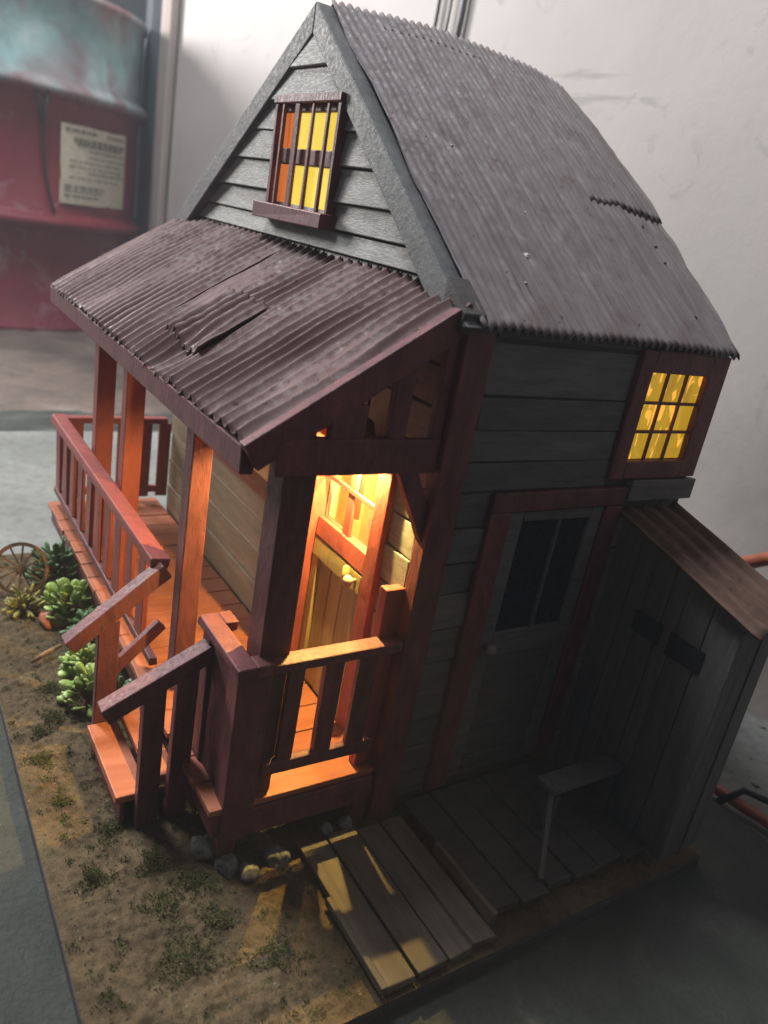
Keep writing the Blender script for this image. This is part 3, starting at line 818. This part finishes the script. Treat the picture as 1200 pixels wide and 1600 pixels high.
for i, (a, b_) in enumerate(((-22.9, -19.9), (-19.86, -16.75))):
    for (c, d) in ((GZ0, 6.18), (7.22, 9.48)):
        MB().box(a, b_, .46, .54, c, d).build('pane', 'gable_glow', gw, bev=0)
for (c, d) in ((GZ0, 6.18), (7.22, 9.48)):
    MB().box(-25.38, -22.94, .46, .54, c, d).build('pane', 'curtain_glow', gw, bev=0)

# --- roofs
def corr(P, nu, nv, mat, name, parent, thick=.09):
    """corrugated sheet from a point function P(u, v) -> (x, y, z), u across the ribs"""
    vs = [P(i / nu, k / nv) for k in range(nv + 1) for i in range(nu + 1)]
    mb = MB().add(vs, [(k * (nu + 1) + i, k * (nu + 1) + i + 1, (k + 1) * (nu + 1) + i + 1, (k + 1) * (nu + 1) + i) for k in range(nv) for i in range(nu)])
    o = mb.build(name, mat, parent, bev=0, smooth=True)
    sm = o.modifiers.new('solid', 'SOLIDIFY'); sm.thickness = thick * S; sm.offset = -1
    return o
RX, RZ = -22.6, 16.0
def nz(a, b, c=0.0): return noise.noise(Vector((a, b, c)))
def dent(x, y, cx, cy, r): return math.exp(-((x - cx) ** 2 + (y - cy) ** 2) / (r * r))
def right_pt(y, t, lift=0.0, amp=.13):
    """t = 0 at the ridge, 1 at the eave"""
    x = RX + 23.4 * t
    z_ = RZ + (-.35 - RZ) * t
    z_ += max(0, 1 - t) ** 1.3 * (.75 * sin(pi * min(1, max(0, y / 23.0))) - .9 * max(0, (y - 21) / 3) ** 2)      # the ridge is not straight
    z_ += .32 * sin(pi * t) * (.6 + .4 * nz(y * .15, t * 2))
    ph = 2 * pi * y / .62
    fade = .55 + .45 * nz(y * .25, t * 3, 2)
    z_ += 1.5 * amp * (2 * abs(sin(.5 * ph + .15 * nz(y * .3, t * 2.5, 7))) - 1.2) * (0.8 + .4 * fade)
    z_ += .12 * nz(x * .35, y * .35, 4) + .05 * nz(x * 1.3, y * 1.3, 9)
    z_ += -.30 * dent(x, y, -11.7, 5.0, .7) - .22 * dent(x, y, -4.3, 6.3, .6) + .25 * dent(x, y, -4.6, 6.6, .35) - .2 * dent(x, y, -8.0, 7.4, .5)
    z_ += .16 * nz(x * 1.8, y * 1.8, 12) * dent(x, y, -2.0, 3.6, 2.0)
    z_ += .18 * nz(x * 2.4, y * 2.4, 15) * dent(x, y, -5.5, 11, 3.5)
    return (x, y, z_ + lift)
roof = part('roof', (-22, 11, 8), H)
def yend(t): return 24.3 - 2.6 * t
for i, (ya, yb, lift) in enumerate(((None, 6.51, .0), (6.51, 12.71, .0), (12.71, 18.6, .0), (18.6, None, .0))):
    def P(u, t, ya=ya, yb=yb, lift=lift):
        a = (.15 + 1.3 * (1 - t)) if ya is None else ya
        b_ = yend(t) if yb is None else yb
        tt = t + (.004 * nz((a + (b_ - a) * u) * 1.3, 5.0)) * t
        return right_pt(a + (b_ - a) * u, tt, lift)
    corr(P, 100, 60, 'roof_metal', 'roof_sheet', roof)
# loose upper sheet at the back and ridge piece
corr(lambda u, v: right_pt(15.4 + (yend(v * .57) + .25 - 15.4) * u, .0 + (.565 + .012 * nz(u * 4, 3)) * v, (.07 + .05 * v) * min(1, u * 6 + .35)), 110, 36, 'roof_metal', 'roof_sheet', roof)
corr(lambda u, v: right_pt(4.2 + 8.6 * u, .0 + (.085 + .02 * nz(u * 3, 8)) * v, .09 + .05 * v), 110, 8, 'roof_metal', 'ridge_sheet', roof)
def left_pt(u, t):
    y = 1.6 + 22.4 * u; x, y, z_ = right_pt(y, t)
    return (2 * RX - x, y, z_)
corr(left_pt, 280, 14, 'roof_metal', 'roof_sheet', roof)
# barge boards of the gable
def barge(sgn):
    e = (RX + sgn * 23.3, -.30); top = (RX, RZ + .12)
    dx, dz = e[0] - top[0], e[1] - top[1]; L_ = math.hypot(dx, dz); n = (-dz / L_ * sgn, dx / L_ * sgn)
    w = 1.55 if sgn > 0 else 1.45
    y0, y1 = (-.75, .35)
    pts = [(top[0], 0, top[1] - .05), (e[0], 0, e[1] - .05), (e[0] - n[0] * w * .75 - sgn * 1.2, 0, e[1] - w * .55), (top[0], 0, top[1] - 1.9)]
    vs = []
    for (x, _, z_) in pts:
        t = abs(x - RX) / 23.3
        vs.append((x, y0 + 1.1 * (1 - t) + .0, z_))
    return MB().prism(vs, (0, 2.4, 0))
barge(1).build('barge_board', 'grey_trim', roof, bev=.08)
barge(-1).build('barge_board', 'grey_trim', roof, bev=.08)
MB().prism([(-1.7, -.75, .3), (.25, -.75, -.75), (.35, -.75, .25), (-1.7, -.75, 1.75)], (0, 1.4, 0)).build('eave_block', 'dark_wood', roof)

# rust blisters and bare-metal chips on the sheet
random.seed(41)
bl = MB()
for k in range(75):
    t = random.uniform(.25, .97); y = 1.5 + 20 * random.random() ** 1.3
    x, y, z_ = right_pt(y, t); s_ = random.uniform(.05, .12)
    bl.rock((x, y, z_ + .03), s_ * 1.2, s_, s_ * .7, k, 1)
bl.build('rust_blister', 'old_rust', roof, bev=0)['kind'] = 'stuff'
for (x, y, r) in ((-4.3, 6.3, .34), (-2.4, 5.0, .2), (-11.6, 5.1, .2), (-4.0, 10.4, .2), (-7.2, 8.2, .15)):
    t = (x - RX) / 23.4; q = right_pt(y, t)
    MB().rock((q[0], q[1], q[2] + .05), r, r * .7, r * .45, int(y * 7), 2).build('bare_chip', 'bare_metal', roof, bev=0)

# porch roof
pr = part('porch_roof', (-22, -5, -2.5), H)
def porch_pt(x, t, lift=0.0):
    """t = 0 at the wall, 1 at the eave"""
    y = .35 + (-11.15 - .35) * t
    z_ = 1.05 + (-6.6 - 1.05) * t + .14 * sin(pi * t)
    k = max(0, min(1, (x + 26) / 26))
    lam = 1.12
    ph = 2 * pi * (x / lam) + 1.1 * nz(x * .16, t * .5, 31)
    amp = .155 + .05 * k
    amp *= max(.25, .8 + .9 * nz(x * .22, t * 1.8, 3))
    z_ += 1.35 * amp * (1 - 2 * abs(sin(.5 * ph + .6 * nz(x * .12, t * 1.6, 5) * k + .4 * k * t)))
    z_ += .16 * nz(x * .3, y * .3, 8) + .05 * nz(x * 1.1, y * 1.1, 1)
    z_ += .16 * k ** 6 * sin(t * 7.5)
    z_ += .30 * nz(x * .6, y * .6, 21) * dent(x, y, -14.5, -9.4, 2.6) - .45 * dent(x, y, -14.2, -9.7, 1.5)
    z_ += .2 * nz(x * 1.2, y * 1.2, 25) * dent(x, y, -18.5, -6.0, 1.4)
    return (x, y, z_ + lift)
for i, (xa, xb, lift) in enumerate(((-44.6, -33.2, .0), (-33.6, -21.8, .05), (-22.2, -11.0, .0), (-11.4, -.55, .05))):
    n_ = 150
    corr(lambda u, t, xa=xa, xb=xb, lift=lift: porch_pt(xa + (xb - xa) * u + (.25 * nz(t * 5, 4) * max(0, (xb + 2) / 1.5) if u > .99 else 0), t * (1 + .010 * nz(u * 14, xa)), lift), n_, 44, 'porch_metal', 'roof_sheet', pr)
corr(lambda u, v: porch_pt(-18.9 + 6.3 * u + .3 * v, .47 + .36 * v + .015 * nz(u * 5, v * 3), .20 + .14 * v), 80, 24, 'porch_metal', 'roof_patch', pr)
MB().box(-45.2, -.7, -11.1, -10.4, -8.15, -6.75, .04).build('fascia', 'maroon_paint', pr)
MB().beam((-.35, -10.9, -7.2), (-.35, .2, .15), .65, 1.45, (1, 0, 0), .03).build('rafter', 'maroon_paint', pr)
MB().beam((-44.3, -10.3, -7.1), (-44.3, .1, .05), .65, 1.6, (1, 0, 0), .03).build('rafter', 'maroon_paint', pr)

# side truss of the porch
MB().box(-.62, -.02, -9.6, -.3, -8.1, -6.3, .03).build('tie_beam', 'maroon_paint', H)
MB().beam((-.32, -6.0, -6.3), (-.32, -6.0, -4.6), 1.9, .5, (0, 1, 0)).build('strut', 'maroon_paint', H)
MB().beam((-.32, -3.15, -6.3), (-.32, -3.15, -2.6), 1.05, .5, (0, 1, 0), .02).build('strut', 'maroon_paint', H)
MB().beam((-.32, -.65, -6.3), (-.32, -.65, -1.0), .7, .5, (0, 1, 0), .02).build('strut', 'maroon_paint', H)
MB().beam((-.34, -2.1, -7.9), (-.34, .2, -12.0), .55, 1.1, (1, 0, 0), .02).build('brace', 'maroon_paint', H)

MB().beam((-22.5, -11.0, -7.15), (-22.5, .0, .35), 43.4, .12, (1, 0, 0)).build('added_ceiling_panel', 'dark_wood', pr, bev=0)  # added under the sheets to close light leaks
# porch ceiling joists catch the lamp light
for x in (-38, -30, -22, -14, -7):
    MB().beam((x, -10.3, -7.4), (x, -.3, -.6), .6, .8, (1, 0, 0)).build('joist', 'lit_red_paint', pr, bev=.05)

MB().tube([(-6.2, -1.15, -2.0), (-6.2, -1.15, -7.2)], .09, 6).build('lamp_cord', 'black_rubber', H, bev=0)
MB().lathe([(.1, -7.0), (.22, -7.1), (.22, -7.7), (.32, -7.95), (.34, -8.15), (.2, -8.38), (.03, -8.45)], (-6.2, -1.15, -.2), 14).build('porch_bulb', 'bulb_glow', H, bev=0, smooth=True)

MB().lathe([(.25, -7.0), (.5, -7.2), (1.05, -9.25), (1.0, -9.25), (.45, -7.3), (.2, -7.1)], (-6.2, -1.15, 0), 20, None, False).build('added_light_shield', 'dark_wood', H, bev=0, smooth=True)  # unseen cone added to keep lamp light off the upper wall

# posts
for (x, w) in ((-34.6, 1.4), (-26.2, 1.4), (-12.0, 1.3), (-1.3, 1.75)):
    ya = -9.4 if x < -5 else -8.9
    MB().box(x - w / 2, x + w / 2, ya, ya + w, DK, -6.9 if x < -5 else -6.4, .03).build('post', 'lit_red_paint' if x < -20 else 'maroon_paint', H, bev=.08)  # lamp light put into the paint: left posts brighter, right ones darker
# deck
n = 19; x0, x1 = -45.2, 0.0; wdt = (x1 - x0) / n
for k in range(n):
    MB().box(x0 + k * wdt + .05, x0 + (k + 1) * wdt - .05, -10.9 + random.uniform(-.08, .08), -.3, DK - .45, DK + random.uniform(-.04, .02), .02).build('deck_board', 'red_deck', H, bev=.06)
MB().box(x0 + .2, -12.9, -10.6, -9.9, DK - 2.0, DK - .5, .03).build('deck_beam', 'maroon_paint', H)
MB().box(-5.2, -.1, -10.6, -9.9, DK - 2.0, DK - .5, .03).build('deck_beam', 'maroon_paint', H)
MB().box(-.6, .1, -9.85, -.3, DK - 2.3, DK - .5, .03).build('deck_beam', 'maroon_paint', H)
MB().box(x0 + .1, x0 + .7, -9.85, -.3, DK - 2.0, DK - .5, .03).build('deck_beam', 'maroon_paint', H)
for (x, y) in ((-.6, -9.6), (-.6, -.9), (-12.9, -9.4), (-28, -9.4), (-42.2, -9.4)):
    MB().box(x - .6, x + .6, y - .5, y + .5, -31.7, DK - 2.0).build('deck_leg', 'maroon_paint', H)

# railing along the front left
MB().box(-44.9, -12.8, -10.85, -9.7, -19.1, -18.35, .06).build('hand_rail', 'lit_red_paint', H, bev=.1)
MB().box(-44.6, -12.8, -10.5, -10.0, -26.2, -25.6, .03).build('bottom_rail', 'maroon_paint', H)
k = 0
x = -43.6
while x < -13.2:
    MB().box(x - .75, x + .75, -10.42, -10.08, -25.6, -19.1, .04).build('baluster', 'lit_red_paint', H, bev=.05); x += 3.05
# left end railing
MB().box(-44.85, -43.85, -9.7, .0, -19.05, -18.5, .04).build('hand_rail', 'lit_red_paint', H, bev=.08)
MB().box(-44.6, -44.1, -9.7, .0, -26.4, -25.7, .03).build('bottom_rail', 'lit_red_paint', H)
for y in (-8.6, -6.4, -4.2, -2.0, -.1):
    MB().box(-44.5, -44.2, y - .6, y + .6, -26.9, -19.05, .03).build('baluster', 'lit_red_paint', H, bev=.05)

# right side railing
MB().box(-.75, .35, -8.3, -.3, -18.95, -18.35, .03).build('hand_rail', 'maroon_paint', H)
MB().box(-.45, .1, -8.15, -1.0, -25.75, -24.95, .03).build('bottom_rail', 'maroon_paint', H)
for (ya, yb) in ((-7.25, -6.3), (-5.0, -3.85), (-2.85, -1.7)):
    MB().box(-.4, .05, ya, yb, -24.95, -18.95, .03).build('baluster', 'maroon_paint', H, bev=.05)
MB().box(-1.3, -.6, -1.5, -.22, DK, -15.3, .02).build('half_post', 'lit_red_paint', H)
# corner newel with flat cap
MB().box(-1.6, .05, -10.1, -8.25, -29.8, -18.95, .04).build('newel', 'maroon_paint', H)
MB().box(-5.4, -4.2, -10.1, -9.0, -29.8, -18.95, .04).build('newel', 'maroon_paint', H)
MB().box(-4.2, -1.6, -9.95, -9.6, -29.2, -18.95, .03).build('newel_panel', 'maroon_paint', H)
MB().box(-5.6, .35, -10.35, -9.3, -18.93, -18.3, .04).build('newel_cap', 'maroon_paint', H)
MB().box(-.75, .35, -9.28, -8.32, -18.93, -18.32, .03).build('newel_cap', 'maroon_paint', H)
MB().box(-5.6, -4.3, -9.28, -8.5, -18.93, -18.3, .03).build('newel_cap', 'maroon_paint', H)

# steps and stair rails
MB().beam((-12.6, -10.0, -18.9), (-12.6, -15.7, -23.6), 1.05, 1.0, (1, 0, 0), .03).build('stair_rail', 'maroon_paint', H)
MB().beam((-12.6, -10.0, -22.9), (-12.6, -13.3, -26.2), .5, .8, (1, 0, 0), .02).build('stair_rail', 'maroon_paint', H)
MB().box(-13.0, -12.2, -14.0, -12.75, -31.4, -22.1, .03).build('stair_post', 'maroon_paint', H)
MB().beam((-4.6, -9.75, -20.0), (-4.6, -15.55, -23.1), 1.05, 1.0, (1, 0, 0), .03).build('stair_rail', 'maroon_paint', H)
MB().box(-4.95, -4.25, -13.45, -12.2, -31.4, -21.9, .03).build('stair_post', 'maroon_paint', H)
MB().box(-4.95, -4.25, -11.65, -10.5, -31.4, -21.0, .03).build('stair_post', 'maroon_paint', H)
MB().box(-12.2, -5.0, -14.5, -12.6, -29.95, -29.5, .03).build('step', 'red_deck', H)
MB().box(-12.2, -5.0, -12.55, -10.95, -29.0, -28.5, .03).build('step', 'red_deck', H)
MB().box(-12.2, -5.0, -14.2, -13.9, -31.4, -29.96, .02).build('riser', 'maroon_paint', H)
MB().box(-12.2, -5.0, -12.4, -12.1, -29.48, -29.02, .02).build('riser', 'maroon_paint', H)

# --- lean-to shed on the right wall
shd = part('shed', (5.5, 17, -22), H)
def shz(x): return -11.55 - 2.9 * (x - .4) / 10.9
x = .45
for k, w in enumerate((1.9, 1.35, 1.6, 1.15, 1.9, 2.1)):
    xa, xb = x + .03, x + w - .04
    yo = 15.5 + random.uniform(-.05, .05)
    def pl(x0, x1, z0a, z1a, z0b, z1b):
        vs = [(x0, yo, z0a), (x1, yo, z0b), (x1, yo, z1b), (x0, yo, z1a)]
        MB().prism(vs, (0, .35, 0)).build('plank', 'shed_board', shd, bev=.05)
    pl(xa, xb, -31.0, shz(xa) + .42, -31.0, shz(xb) + .42)
    x += w
MB().box(.45, 10.4, 15.95, 16.1, -31.2, -14.9).build('backing', 'dark_wood', shd, bev=0)
y = 15.9
for k in range(2):
    MB().box(10.05, 10.4, y + .03 + .25, y + 1.72, -31, shz(10.4), .03).build('plank', 'shed_board', shd, bev=.05); y += 1.75
MB().box(10.0, 10.55, 15.35, 16.1, -31, shz(10.5) - .02, .02).build('corner_strip', 'shed_board', shd, bev=.05)
for (xa, xb, za, zb) in ((3.45, 5.65, -16.55, -17.95), (6.3, 8.75, -16.6, -18.1)):
    MB().box(xa, xb, 15.36, 15.44, zb, za, .03).build('vent_dark_plate', 'dark_fill', shd, bev=0)  # black plate on the planks, painting the dark of an opening
def shed_pt(u, t):
    y = 14.9 + 5.6 * u; x = .35 + 11.3 * t
    q = (y - 14.9) / 1.55 % 1
    rib = .42 * max(0, 1 - abs(q - .5) * 4.0)
    return (x, y, -11.0 - 3.0 * t + rib + .06 * nz(x * .5, y * .8, 3))
corr(shed_pt, 80, 20, 'shed_metal', 'roof_sheet', shd, .12)

# ------------------------------------------------------------------ thin air volume added to stand in for lens glare
hz = MB().box(-470, 320, -260, 64, ZF - 103, 260).build('glare_haze', 'dark_fill', bev=0)
hm = bpy.data.materials.new('glare_haze'); hm.use_nodes = True
hn = hm.node_tree; hn.nodes.remove(hn.nodes['Principled BSDF'])
pv = hn.nodes.new('ShaderNodeVolumePrincipled')
pv.inputs['Color'].default_value = (0.86, 0.92, 1.0, 1); pv.inputs['Density'].default_value = 0.045
pv.inputs['Anisotropy'].default_value = 0.0
hn.links.new(pv.outputs[0], hn.nodes['Material Output'].inputs['Volume'])
hz.data.materials.clear(); hz.data.materials.append(hm)
hz['kind'] = 'stuff'
